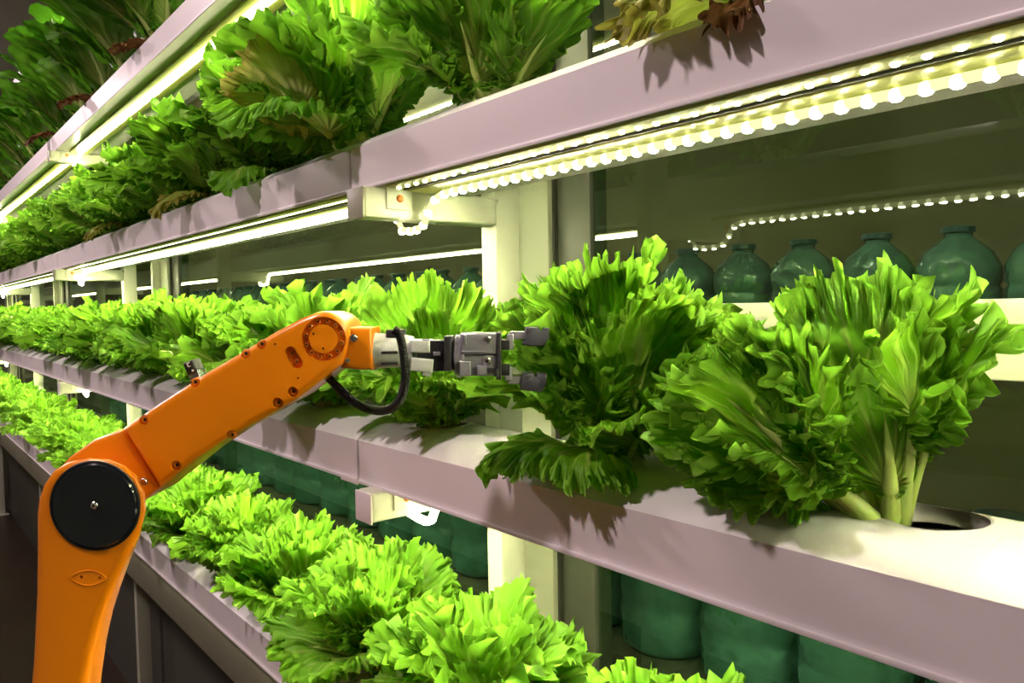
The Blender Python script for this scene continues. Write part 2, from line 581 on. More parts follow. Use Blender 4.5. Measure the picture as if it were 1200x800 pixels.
def cover_mesh(xa, xb, holes):
    """arched lid from xa to xb (xa > xb) with round holes, x measured in world, z from the lid's foot"""
    V, Fc = [], []
    ts = np.array([0, .06, .14, .25, .4, .6, .8, 1.0])
    half = np.concatenate([Y0 + (YC - Y0) * ts])
    prof = np.concatenate([half, (Y0 + Y1) - half[::-1][1:]])
    cuts = []
    hs = 0.045
    holes = sorted([h for h in holes if xb + hs < h < xa - hs], reverse=True)
    cur = xa
    strips = []
    for h in holes:
        strips.append((cur, h + hs))
        cur = h - hs
    strips.append((cur, xb))
    for a, b in strips:
        if a - b < 1e-5:
            continue
        n0 = len(V)
        for x in (a, b):
            for y in prof:
                V.append((x, y, float(arch(np.array(y)))))
        m = len(prof)
        for j in range(m - 1):
            Fc.append((n0 + j, n0 + j + 1, n0 + m + j + 1, n0 + m + j))
    nn = 64
    rt = [0, .15, .35, .55, .72, .85, .94, 1.0]
    angs = [2 * math.pi * (i + 0.5) / nn for i in range(nn)]
    ca = math.atan2(YC - Y0, hs)
    for c0 in (ca, math.pi - ca, math.pi + ca, 2 * math.pi - ca):
        angs[min(range(nn), key=lambda q: abs(angs[q] - c0))] = c0
    for h in holes:
        n0 = len(V)
        for i in range(nn):
            t = angs[i]
            c, s = math.cos(t), math.sin(t)
            k = min(hs / max(abs(c), 1e-6), (YC - Y0) / max(abs(s), 1e-6))
            for q in rt:
                rad = RH + (k - RH) * q
                y = YC + rad * s
                V.append((h + rad * c, y, float(arch(np.array(min(max(y, Y0), Y1))))))
        m = len(rt)
        for i in range(nn):
            i2 = (i + 1) % nn
            for j in range(m - 1):
                Fc.append((n0 + i * m + j, n0 + i * m + j + 1, n0 + i2 * m + j + 1, n0 + i2 * m + j))
        n1 = len(V)
        for i in range(nn):
            t = angs[i]
            V.append((h + (RH - 0.001) * math.cos(t), YC + (RH - 0.001) * math.sin(t), CROWN - 0.012))
        for i in range(nn):
            i2 = (i + 1) % nn
            Fc.append((n0 + i2 * m, n0 + i * m, n1 + i, n1 + i2))
    return V, Fc


for lv in (1, 2, 3, 4, 5):
    zb = ZB[lv]
    for si, (xa, xb) in enumerate(SECT):
        if lv == 5 and si == 0:
            continue
        t = thing('gutter', 'white plastic hydroponic gutter with round planting holes, %s level, %s' % (LEVEL[lv], SECT_WORD[si]), 'gutter', (xa, YC, zb), 'growing gutters')
        ox, oy, oz = xa, YC, zb
        ch = MB()
        th = 0.003
        ch.box(xb - ox, 0, Y0 - oy, Y0 + th - oy, 0.0, FACE, 0.0)
        ch.box(xb - ox, 0, Y1 - th - oy, Y1 - oy, 0.0, FACE, 0.0)
        ch.box(xb - ox, 0, Y0 + th - oy, Y1 - th - oy, 0.0, th, 0.0)
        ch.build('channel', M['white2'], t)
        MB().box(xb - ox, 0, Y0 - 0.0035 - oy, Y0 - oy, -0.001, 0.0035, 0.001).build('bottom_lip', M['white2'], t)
        V, Fc = cover_mesh(xa, xb, PX[lv])
        V = [(x - ox, y - oy, z + FACE) for x, y, z in V]
        obj('cover', mesh_from('cover', V, Fc, M['white']), t)
        for nm, xx in (('end_plate', 0.0), ('end_plate', xb - ox)):
            pr = [(Y0 - oy, 0.0), (Y0 - oy, FACE)] + [(y - oy, FACE + float(arch(np.array(y))) - 0.0005) for y in np.linspace(Y0 + 0.002, Y1 - 0.002, 13)] + [(Y1 - oy, FACE), (Y1 - oy, 0.0)]
            e = MB()
            # prism is along y, so turn it to run along x
            e.prism(pr, -0.001, 0.001, mat=Matrix.Translation((xx, 0, 0)) @ Matrix.Rotation(math.radians(90), 4, 'Z'))
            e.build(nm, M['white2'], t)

# coupling collar below the joint of the middle gutter
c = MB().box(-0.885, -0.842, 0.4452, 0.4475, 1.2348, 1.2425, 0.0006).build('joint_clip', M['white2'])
tag(c, 'small white clip under the joint of the middle gutter', 'clip')


# ------------------------------------------------------------------ LED tapes and ropes
def rope_path(xa, xb, zc, y, arm_x, dz):
    pts = [(xa, y, zc)]
    if arm_x is not None:
        a = arm_x
        pre = [(a + 0.085, y, zc), (a + 0.065, y, zc - 0.001), (a + 0.052, y - 0.002, zc - 0.006), (a + 0.043, y - 0.004, zc - dz * 0.5), (a + 0.036, y - 0.004, zc - dz * 0.85), (a + 0.022, y - 0.003, zc - dz), (a, y, zc - dz * 1.02),
               (a - 0.022, y, zc - dz * 0.95), (a - 0.034, y, zc - dz * 0.5), (a - 0.045, y, zc - 0.004), (a - 0.06, y, zc)]
        n = max(2, int((xa - a - 0.085) / 0.15))
        pts = [(xa + (a + 0.085 - xa) * i / n, y, zc) for i in range(n)] + pre
        xs = a - 0.06
    else:
        xs = xa
    n = max(2, int((xs - xb) / 0.15))
    pts += [(xs + (xb - xs) * (i + 1) / n, y, zc) for i in range(n)]
    return pts


def dome(mb, x, y, z, rx, ry, rz):
    b = bmesh.new()
    bmesh.ops.create_uvsphere(b, u_segments=10, v_segments=6, radius=1)
    mb._add(b, Matrix.Translation((x, y, z)) @ Matrix.Diagonal((rx, ry, rz, 1)))


YR, YT = 0.506, 0.464
for lv in (2, 3, 4, 5):
    zb = ZB[lv]
    for si, (xa, xb) in enumerate(SECT):
        if lv == 5 and si == 0:
            continue
        arm = JX[si] if si < len(JX) else None
        hi = arm + 0.07 if arm else xb
        lo_start = xa if si == 0 else xa + 0.0
        t = thing('led_rope', 'glowing warm white LED rope under the %s gutter, %s' % (LEVEL[lv], SECT_WORD[si]), 'led light', (xa, YR, zb), 'glowing LED ropes')
        # the rope of this bay runs to just past its post's arm
        nxt = (JX[si] - 0.062) if si < 3 else xb
        start = xa if si == 0 else JX[si - 1] - 0.062
        if si == 3:
            pts = rope_path(start, xb, zb - 0.010, YR, JX[3], 0.036)
        else:
            pts = rope_path(start, nxt - 0.001, zb - 0.010, YR, JX[si], 0.036)
        pts = [(p[0] - xa, p[1] - YR, p[2] - zb) for p in pts]
        near = (lv == 3 and si == 0)
        tb = MB().tube(pts, 0.0036 if near else 0.005, 8).build('tube', M['rope_near'] if near else M['rope'], t)
        hz = MB()
        p0 = JX[si] + 0.03
        hz.box(p0 - xa, (start - xa) - (0.02 if si else 0), -0.024, 0.030, -0.0055, -0.0005, 0.0012)
        if si == 3:
            hz.box(xb - xa, JX[3] - 0.03 - xa, -0.024, 0.030, -0.0055, -0.0005, 0.0012)
        hz.build('mounting_profile', M['olive'], t)
        if near:
            acc, prev, cnt = 0.0, None, 0
            fine = []
            for a, b in zip(pts, pts[1:]):
                L = (Vector(b) - Vector(a)).length
                for q in range(max(1, int(L / 0.001))):
                    fine.append(Vector(a).lerp(Vector(b), q / max(1, int(L / 0.001))))
            hidden = MB()
            nh = 0
            for i in range(8, len(fine), 18):
                p = fine[i]
                if p.x + xa < 0.02:
                    d = MB()
                    dome(d, 0, 0, 0, 0.0054, 0.005, 0.0046)
                    d.build('diode', M['diode'], t, (p.x, p.y, p.z - 0.001))
                else:
                    dome(hidden, p.x, p.y, p.z - 0.001, 0.0054, 0.005, 0.0046)
                    nh += 1
            o = hidden.build('diode_row', M['diode'], t)
            o['kind'] = 'stuff'
    if lv == 3:
        for si, (xa, xb) in enumerate(SECT):
            t = thing('led_tape', 'flat LED tape with small lights under the front edge of upper gutter, %s' % SECT_WORD[si], 'led light', (xa, YT, zb), 'LED tapes')
            s = xa if si == 0 else JX[si - 1] - 0.03
            e = JX[si] + 0.03 if si < 3 else xb
            MB().box(e - xa, s - xa, -0.012, 0.012, -0.003, -0.0004, 0.0008).build('backing', M['olive'], t)
            MB().box(e - xa, s - xa, 0.0128, 0.0152, -0.0045, -0.0004).build('seal_line', M['groove'], t)
            if si == 0:
                hidden = MB()
                for i in range(130):
                    x = e + 0.012 + 0.0178 * i
                    if x > s:
                        break
                    if x < 0.02:
                        d = MB()
                        dome(d, 0, 0, 0, 0.0034, 0.003, 0.0022)
                        d.build('diode', M['diode_small'], t, (x - xa, 0, -0.0036))
                    else:
                        dome(hidden, x - xa, 0, -0.0036, 0.0034, 0.003, 0.0022)
                o = hidden.build('diode_row', M['diode_small'], t)
                o['kind'] = 'stuff'
            else:
                m = MB()
                m.box(e - xa + 0.01, s - xa - 0.01, -0.002, 0.002, -0.0042, -0.0028)
                o = m.build('diode_row', M['tape_far'], t)
                o['kind'] = 'stuff'


# ------------------------------------------------------------------ lettuces
def smooth(a, b, x):
    t = np.clip((x - a) / (b - a), 0, 1)
    return t * t * (3 - 2 * t)


def leaf_sheet(rng, L, W, psi, a0, a1, cup=0.25, nu=150, nv=13, ruf=0.0075, serr=0.0042, stalk=0.08, s0=0.22, bend=1.3, base_r=0.010,
               twist=0.0, z0=0.0, curl=0.0, roll_=0.0, back_ax=0.07, lam=0.018, tooth=0.0064, lobes=0.10, fold=0.0):
    """one lettuce leaf: a stalk that opens into a fan with a crimped, toothed margin.
    returns verts, faces, uv and its rib line"""
    thm = 3.0
    th1 = np.linspace(-thm, thm, nu)
    a = L * (1 - s0)
    d = L * back_ax
    bb = (a + d) / 2
    yc = bb - d
    A2 = (np.sin(th1) / W) ** 2 + (np.cos(th1) / bb) ** 2
    B2 = -2 * np.cos(th1) * yc / bb ** 2
    C2 = (yc / bb) ** 2 - 1
    R = (-B2 + np.sqrt(B2 ** 2 - 4 * A2 * C2)) / (2 * A2)
    R *= 1 + lobes * (np.sin(21 * th1 + rng.uniform(0, 6.28)) * .3 + np.sin(5 * th1 + rng.uniform(0, 6.28)) * .6 + np.sin(9.3 * th1 + rng.uniform(0, 6.28)) * .5)
    px, py = R * np.sin(th1), R * np.cos(th1)
    s = np.concatenate([[0], np.cumsum(np.hypot(np.diff(px), np.diff(py)))])
    # resample so that the margin is evenly divided
    su = np.linspace(0, s[-1], nu)
    th1 = np.interp(su, s, th1)
    R = np.interp(su, s, R)
    rho = (np.linspace(0, 1, nv) ** 0.55)[:, None]
    th = th1[None, :]
    k = smooth(0.66, 1.0, rho) ** 1.1
    kl = smooth(0.25, 1.0, rho) ** 1.4
    kf = smooth(0.72, 1.0, rho)

    def wave(lmb, warp=0.35):
        p = rng.uniform(0, 6.28, 4)
        base = 2 * math.pi * su / lmb
        ph_ = base + p[0] + warp * 2.2 * np.sin(base * 0.31 + p[1])
        am = 0.7 + 0.5 * np.sin(base * 0.23 + p[2]) * np.sin(base * 0.117 + p[3])
        return ph_, am

    pA, aA = wave(lam)
    pB, aB = wave(lam * 0.47)
    pL, aL = wave(0.05)
    wL = np.sin(pL) * aL
    wA, cA = np.sin(pA) * aA, np.cos(pA) * aA
    wB, cB = np.sin(pB) * aB, np.cos(pB) * aB
    nt = su / tooth + 0.55 * np.sin(su / tooth * 1.3 + rng.uniform(0, 6.28)) + 0.3 * np.sin(su / tooth * 2.9)
    nt = np.maximum(nt + 2, 0)
    hs_ = rng.uniform(0.35, 1.0, 600) ** 1.3
    ti = nt.astype(int) % 600
    fr = nt % 1.0
    sk = 0.62
    tri = np.where(fr < sk, fr / sk, (1 - fr) / (1 - sk)) * hs_[ti]
    endf = smooth(0, 0.1, (thm - np.abs(th1)) / thm)
    wL, wA, cA, wB, cB, tri = (q * endf for q in (wL, wA, cA, wB, cB, tri))
    rr_ = rho * R + serr * (tri - 0.4) * kf * 1.9 + k * ruf * 0.5 * cB * 0.7 - 0.25 * k * ruf * np.abs(wA)
    pC, aC = wave(lam * 0.24)
    wC = np.sin(pC) * aC * endf
    tang = k * ruf * (0.4 * cA + 0.35 * cB + 0.25 * np.cos(pC) * endf)
    X = rr_ * np.sin(th) + tang * np.cos(th)
    Yl = s0 * L + rr_ * np.cos(th) - tang * np.sin(th)
    Yl = np.maximum(Yl, 0.02 * L)
    sl = (1 - rho) * 5.0 * np.sin(pL * 0.7 + 1.0)
    n = kl * ruf * 0.5 * np.sin(pL + 0.6 * sl) * aL * endf + k * ruf * 0.9 * np.sin(pA + sl) * aA * endf + kf * ruf * (0.75 * wB + 0.4 * wC) + serr * 0.9 * (tri - .4) * kf * np.sign(np.sin(pA * 0.5))
    n = n + cup * (np.abs(X) ** 1.8) / (W ** 0.8) + curl * kf ** 1.5 + fold * np.abs(X)
    p1, p2 = rng.uniform(0, 6.28, 2)
    q1, q2, q3, q4 = rng.uniform(0, 6.28, 4)
    puck = np.sin(85 * X + 30 * Yl + q1) * np.sin(70 * Yl - 25 * X + q2) + 0.7 * np.sin(150 * X - 60 * Yl + q3) * np.sin(120 * Yl + 40 * X + q4)
    n = n + 0.0026 * puck * smooth(.1, .5, rho) + 0.0010 * np.sin(th * 23 + p1) * smooth(.1, .4, rho) * (1 - k)
    nm = 70
    vm = np.linspace(0, 1.35, nm)
    al = a0 + (a1 - a0) * vm ** bend
    ds = L * (vm[1] - vm[0])
    r = base_r + np.concatenate([[0], np.cumsum(np.sin(al[:-1]) * ds)])
    z = z0 + np.concatenate([[0], np.cumsum(np.cos(al[:-1]) * ds)])
    vv = np.clip(Yl / L, 0, 1.34)
    rr = np.interp(vv, vm, r)
    zz = np.interp(vv, vm, z)
    aa = np.interp(vv, vm, al)
    tw = twist * vv
    X, n = X * np.cos(tw) - n * np.sin(tw), X * np.sin(tw) + n * np.cos(tw)
    rr = rr - np.cos(aa) * n
    zz = zz + np.sin(aa) * n
    if roll_:
        cr, sr = math.cos(roll_), math.sin(roll_)
        X, zz = X * cr + (zz - z0) * sr, z0 + (zz - z0) * cr - X * sr
    cp, sp = math.cos(psi), math.sin(psi)
    P = np.stack([rr * cp - X * sp, rr * sp + X * cp, zz], -1).reshape(-1, 3)
    idx = np.arange(nu * nv).reshape(nv, nu)
    Fq = np.stack([idx[:-1, :-1], idx[:-1, 1:], idx[1:, 1:], idx[1:, :-1]], -1).reshape(-1, 4)
    UV = np.stack([np.broadcast_to(0.5 + th / (2 * thm), (nv, nu)), np.broadcast_to(rho, (nv, nu))], -1).reshape(-1, 2)
    vr = np.linspace(0, s0 + 0.42, 14)
    ra = np.interp(vr, vm, r)
    za = np.interp(vr, vm, z)
    Xr = np.zeros_like(vr)
    if roll_:
        Xr = (za - z0) * math.sin(roll_)
        za = z0 + (za - z0) * math.cos(roll_)
    rib = np.stack([ra * cp - Xr * sp, ra * sp + Xr * cp, za], -1)
    ab = np.interp(vr, vm, al)
    cr, sr = math.cos(roll_), math.sin(roll_)
    bx, bz = -np.sin(ab) * sr, -np.sin(ab) * cr
    back_dir = np.stack([np.cos(ab) * cp - bx * sp, np.cos(ab) * sp + bx * cp, bz], -1)
    side = np.array([-sp * cr, cp * cr, -sr])
    return P, Fq, UV, (rib, back_dir, side, stalk * 0.07)


def rib_shape(rib, back, side, hw, thick, fade=0.9):
    """flattened half-round stalk that swells on the back of the leaf"""
    n = len(rib)
    m = 9
    V, Fc = [], []
    for i in range(n):
        t = i / (n - 1)
        f = (1 - t) ** fade
        for j in range(m):
            a = math.pi * 2 * j / m
            V.append(rib[i] + side * (math.cos(a) * hw * (0.22 + 0.78 * f ** 1.3) * math.sqrt(1.0001 - t ** 5)) + back[i] * (math.sin(a) * thick * f * (1.0 if math.sin(a) > 0 else 0.5) + 0.0004))
    for i in range(n - 1):
        for j in range(m):
            j2 = (j + 1) % m
            Fc.append((i * m + j, i * m + j2, (i + 1) * m + j2, (i + 1) * m + j))
    Fc.append(tuple(range(m))[::-1])
    return np.array(V), Fc


class Foliage:
    def __init__(self):
        self.V, self.F, self.U, self.n = [], [], [], 0
        self.RV, self.RF, self.rn = [], [], 0

    def add(self, leaf, thick=0.004, rib=True):
        P, Fq, UV, (rl, bd, sd, hw) = leaf
        self.V.append(P)
        self.F.append(Fq + self.n)
        self.U.append(UV)
        self.n += len(P)
        if rib:
            rv, rf = rib_shape(rl, bd, sd, hw, thick)
            self.RV.append(rv)
            self.RF += [tuple(i + self.rn for i in f) for f in rf]
            self.rn += len(rv)

    def leaf_mesh(self, name, mat):
        return mesh_from(name, np.concatenate(self.V), np.concatenate(self.F), mat, np.concatenate(self.U))

    def rib_mesh(self, name, mat):
        return mesh_from(name, np.concatenate(self.RV), self.RF, mat)


def frilly(seed, nu=150, nv=12, size=1.12, n_out=10, n_mid=10, n_in=9, upright=0.0):
    rng = np.random.default_rng(seed)
    fo = Foliage()
    ph = rng.uniform(0, 6.28)
    for ring, n in enumerate((n_out, n_mid, n_in)):
        for i in range(n):
            psi = ph + ring * 1.1 + 6.283 * i / n + rng.normal(0, 0.16)
            if ring == 0:
                a0, a1 = rng.uniform(0.6, 0.9) - upright, rng.uniform(1.2, 1.9) - upright
                L, W = rng.uniform(.13, .16), rng.uniform(.055, .07)
                cup = rng.uniform(-0.1, 0.2)
            elif ring == 1:
                a0, a1 = rng.uniform(0.35, 0.6) - upright * .5, rng.uniform(0.7, 1.25) - upright * .6
                L, W = rng.uniform(.135, .165), rng.uniform(.052, .066)
                cup = rng.uniform(0.1, 0.4)
            else:
                a0, a1 = rng.uniform(0.05, 0.3), rng.uniform(0.1, 0.7)
                L, W = rng.uniform(.12, .165), rng.uniform(.042, .056)
                cup = rng.uniform(0.2, 0.6)
            fo.add(leaf_sheet(rng, L * size, W * size, psi, a0, a1, cup, nu, nv, ruf=rng.uniform(.0062, .0085) * size, serr=.0078 * size, tooth=.0074, lam=rng.uniform(.016, .021), curl=rng.uniform(-.009, .004), twist=rng.normal(0, .3)))
    return fo


def romaine(seed, nu=60, nv=14, n=18):
    rng = np.random.default_rng(seed)
    fo = Foliage()
    for i in range(n):
        psi = 2.4 * i + rng.normal(0, .15)
        t = i / n
        a0, a1 = 0.75 - 0.6 * t, 1.7 - 1.4 * t + rng.normal(0, .12)
        fo.add(leaf_sheet(rng, rng.uniform(.19, .24), rng.uniform(.058, .074), psi, a0, a1, rng.uniform(.1, .45), nu, nv, ruf=.003, serr=.0006, tooth=.012, lam=.045, lobes=.03,
                          stalk=.11, s0=.2, back_ax=.06, twist=rng.normal(0, .25), curl=-0.006), thick=.005)
    return fo


def plug_mesh():
    m = MB()
    m.lathe([(0.012, -0.03), (0.022, -0.024), (0.0285, -0.006), (0.0285, -0.002), (0.016, 0.001), (0.008, 0.004)], 'Z', (0, 0, 0), 20)
    me = bpy.data.meshes.new('root_plug')
    m.bm.to_mesh(me)
    m.bm.free()
    me.materials.append(M['soil'])
    return me


PLUG = plug_mesh()
VARS = [frilly(100 + i) for i in range(7)]
VARS = [(f.leaf_mesh('leaves', LIME), f.rib_mesh('stalks', RIB)) for f in VARS]
VARD = [frilly(200 + i, upright=0.1) for i in range(5)]
VARD = [(f.leaf_mesh('leaves', DEEP), f.rib_mesh('stalks', RIB)) for f in VARD]
VARR = [romaine(300 + i) for i in range(5)]
VARR = [(f.leaf_mesh('leaves', ROMA), f.rib_mesh('stalks', RIB_ROMA)) for f in VARR]
ZC = FACE + CROWN


def place_lettuce(lv, idx, x, var, label, group, cat='lettuce', name='frilly_lettuce', scale=1.0, rz=0.0, dz=0.0, parts=True, ry=0.0):
    t = thing(name, label, cat, (x, YC, ZB[lv] + ZC - 0.008 + dz), group)
    t.rotation_euler = (0, 0, 0)
    if parts:
        a = obj('leaves', var[0], t)
        a.scale = (scale,) * 3
        a.rotation_euler = (0, 0, rz)
        b = obj('stalks', var[1], t)
        b.scale = (scale,) * 3
        b.rotation_euler = (0, 0, rz)
    obj('root_plug', PLUG, t, (0, 0, -0.006))
    return t


rnd = random.Random(5)
HERO = {(2, 0), (2, 1), (2, 2), (3, 0), (3, 1), (3, 2)}
near_end = {1: 'camera end', 2: 'camera end', 3: 'camera end', 4: 'camera end'}
for lv in (1, 2, 3, 4):
    for i, x in enumerate(PX[lv]):
        if (lv, i) in HERO:
            continue
        if lv == 4:
            lab = 'broad leaved dark green romaine lettuce in the high gutter, %s from the near end' % ORD[i]
            place_lettuce(lv, i, x, VARR[i % 5], lab, 'romaine lettuces in the high gutter', name='romaine_lettuce', scale=rnd.uniform(1.25, 1.45), rz=rnd.uniform(0, 6.28))
        else:
            V_ = VARD if lv == 3 and i < 5 else VARS
            lab = 'bushy frilly green lettuce in the %s gutter, %s plant from the near end' % (LEVEL[lv], ORD[i])
            s = {1: rnd.uniform(.88, 1.0), 2: rnd.uniform(.98, 1.12), 3: rnd.uniform(1.05, 1.2)}[lv]
            place_lettuce(lv, i, x, V_[(i * 3 + lv) % len(V_)], lab, 'frilly lettuces in the %s gutter' % LEVEL[lv], scale=s, rz=rnd.uniform(0, 6.28))


def hang_leaf(t, psi, L, W, a0, a1, mat, seed, label, bend=.8):
    rng = np.random.default_rng(seed)
    lf = leaf_sheet(rng, L, W, math.radians(psi), math.radians(a0), math.radians(a1), cup=-.2, bend=bend, nu=140, nv=14, ruf=.006, serr=.004)
    o = obj('wilted_leaf', mesh_from('wilted_leaf', lf[0], lf[1], mat, lf[2]), t)
    o['label'] = label
    return o


for _lv, _i, _psi, _L, _W, _m, _lab in ((3, 4, -70, .15, .032, WILT, 'wilted olive leaf'), (3, 3, -60, .16, .05, DEEP, 'drooping dark leaf'), (3, 6, -80, .14, .03, WILT, 'wilted olive leaf'),
                                        (4, 0, -95, .13, .03, BROWN, 'dried brown leaf'), (4, 2, -85, .14, .032, BROWN, 'dried brown leaf'), (4, 4, -80, .14, .03, BROWN, 'dried brown leaf')):
    for _o in bpy.data.objects:
        if _o.type == 'EMPTY' and abs(_o.location.x - PX[_lv][_i]) < 1e-4 and abs(_o.location.z - (ZB[_lv] + ZC - 0.008)) < 1e-3:
            hang_leaf(_o, _psi, _L, _W, 45, 150, _m, 40 + _i, _lab)


def hero(lv, i, label, group, leaves, seed, mat, inner=None, name='frilly_lettuce', off=(0, 0), lean=0.0, inner_size=1.0, size=1.0):
    """a large plant in the foreground: its big leaves are parts of their own"""
    x = PX[lv][i]
    t = thing(name, label, 'lettuce', (x, YC, ZB[lv] + ZC - 0.008), group)
    rng = np.random.default_rng(seed)
    lean_m = Matrix.Translation((off[0], off[1], 0)) @ Matrix.Rotation(lean, 4, Vector((-0.77, 0.64, 0)).cross(Vector((0, 0, 1))).cross(Vector((0, 0, 1)))) @ Matrix.Scale(size, 4)
    for kw in leaves:
        kw = dict(kw)
        m = kw.pop('mat', mat)
        th = kw.pop('thick', 0.006)
        nm = kw.pop('name', 'leaf')
        lab = kw.pop('label', None)
        kw['psi'] = math.radians(kw['psi'])
        kw['a0'] = math.radians(kw['a0'])
        kw['a1'] = math.radians(kw['a1'])
        kw.setdefault('curl', float(rng.uniform(-.007, .003)))
        kw.setdefault('lam', .019)
        kw.setdefault('tooth', .0075)
        kw.setdefault('nu', 380)
        kw.setdefault('nv', 26)
        kw.setdefault('ruf', 0.0072)
        kw.setdefault('serr', 0.0095)
        lf = leaf_sheet(rng, kw.pop('L'), kw.pop('W'), kw.pop('psi'), kw.pop('a0'), kw.pop('a1'), **kw)
        P, Fq, UV, rb = lf
        o = obj(nm, mesh_from(nm, P, Fq, m, UV), t)
        o.matrix_local = lean_m
        if lab:
            o['label'] = lab
        rv, rf = rib_shape(rb[0], rb[1], rb[2], rb[3], th)
        obj('midrib', mesh_from('midrib', rv, rf, RIB), o)
    if inner:
        fo = Foliage()
        for q in range(inner):
            psi = 2.4 * q + rng.normal(0, .2)
            tt = q / inner
            fo.add(leaf_sheet(rng, rng.uniform(.11, .155), rng.uniform(.042, .055), psi, 0.6 - .5 * tt, rng.uniform(.7, 1.2) * (1 - .7 * tt), rng.uniform(.2, .5), 230, 16, curl=rng.uniform(-.008, .002), ruf=rng.uniform(.0055, .007), serr=.008, tooth=.0075, lam=.02, twist=rng.normal(0, .25)))
        lm = lean_m @ Matrix.Scale(inner_size, 4)
        obj('heart_leaves', fo.leaf_mesh('heart_leaves', mat), t).matrix_local = lm
        obj('stalks', fo.rib_mesh('stalks', RIB), t).matrix_local = lm
    obj('root_plug', PLUG, t, (0, 0, -0.006))
    return t


# azimuths: about -65 faces the camera, 50 points to the right of the photo, 215 to its left
hero(2, 0, 'large pale green frilly lettuce leaning over at the near end of the middle gutter', 'frilly lettuces in the middle gutter', [
    dict(L=.178, W=.078, psi=280, a0=10, a1=26, roll_=-.60, cup=.0, thick=.010, stalk=.13, s0=.36, back_ax=.05),
    dict(L=.160, W=.070, psi=216, a0=36, a1=54, cup=.1, thick=.007, s0=.32),
    dict(L=.155, W=.07, psi=200, a0=44, a1=72, cup=.1, thick=.007, s0=.32),
    dict(L=.174, W=.066, psi=215, a0=14, a1=26, cup=.05, thick=.007, s0=.3),
    dict(L=.168, W=.066, psi=195, a0=16, a1=34, cup=.2),
    dict(L=.172, W=.062, psi=150, a0=8, a1=24, cup=.3),
    dict(L=.170, W=.064, psi=185, a0=4, a1=14, cup=.3),
    dict(L=.174, W=.064, psi=110, a0=2, a1=10, cup=.3),
    dict(L=.175, W=.060, psi=60, a0=8, a1=20, cup=.2, s0=.35),
    dict(L=.172, W=.050, psi=-8, a0=10, a1=26, roll_=.24, cup=.2, thick=.007, stalk=.12, s0=.45, back_ax=.05),
    dict(L=.155, W=.050, psi=40, a0=24, a1=52, cup=.3, thick=.007, stalk=.10, s0=.42),
    dict(L=.158, W=.052, psi=75, a0=16, a1=36, cup=.3, s0=.35),
    dict(L=.118, W=.030, psi=-45, a0=12, a1=-22, roll_=.12, cup=.6, ruf=.001, serr=.0004, lobes=.02, stalk=.12, s0=.25, thick=.005, back_ax=.06, tooth=.02, lam=.05),
    dict(L=.150, W=.026, psi=258, a0=2, a1=8, roll_=-1.42, cup=.1, stalk=.12, thick=.008, s0=.55),
    dict(L=.125, W=.046, psi=200, a0=60, a1=78, cup=.1, s0=.35),
], 29, LIME, None, off=(-.026, -.012), lean=math.radians(12), size=.94)
hero(2, 1, 'large frilly lettuce reached by the gripper with a drooping lower leaf over its hole', 'frilly lettuces in the middle gutter', [
    dict(L=.195, W=.088, psi=-62, a0=6, a1=40, cup=.05, s0=.34),
    dict(L=.185, W=.078, psi=-15, a0=14, a1=52, cup=.1),
    dict(L=.175, W=.075, psi=-110, a0=18, a1=56, cup=.1),
    dict(L=.12, W=.07, psi=-85, a0=48, a1=135, cup=-.25, curl=-.006, s0=.25, label='dull drooping lower leaf'),
    dict(L=.125, W=.06, psi=-125, a0=55, a1=125, cup=-.1),
    dict(L=.16, W=.07, psi=-20, a0=40, a1=100, cup=-.05),
    dict(L=.16, W=.07, psi=230, a0=40, a1=85, cup=.1),
    dict(L=.17, W=.07, psi=20, a0=28, a1=74, cup=.1),
    dict(L=.175, W=.066, psi=50, a0=18, a1=56, cup=.1),
    dict(L=.215, W=.045, psi=30, a0=2, a1=12, cup=.5),
    dict(L=.185, W=.066, psi=190, a0=10, a1=34, cup=.2),
    dict(L=.185, W=.066, psi=100, a0=8, a1=30, cup=.2),
    dict(L=.18, W=.062, psi=240, a0=6, a1=30, cup=.25),
], 12, LIME, 7, off=(.012, .0), inner_size=1.2)
hero(2, 2, 'frilly lettuce directly behind the grey wrist of the robot arm', 'frilly lettuces in the middle gutter', [
    dict(L=.195, W=.085, psi=-60, a0=4, a1=26, cup=.1),
    dict(L=.14, W=.066, psi=-80, a0=36, a1=84, cup=0),
    dict(L=.15, W=.07, psi=-125, a0=42, a1=92, cup=0),
    dict(L=.14, W=.066, psi=-25, a0=34, a1=80, cup=0),
    dict(L=.15, W=.068, psi=215, a0=35, a1=85, cup=.1),
    dict(L=.15, W=.065, psi=30, a0=30, a1=75, cup=.1),
    dict(L=.16, W=.062, psi=90, a0=20, a1=55, cup=.2),
    dict(L=.16, W=.062, psi=170, a0=20, a1=55, cup=.2),
], 13, LIME, 8, inner_size=1.2)
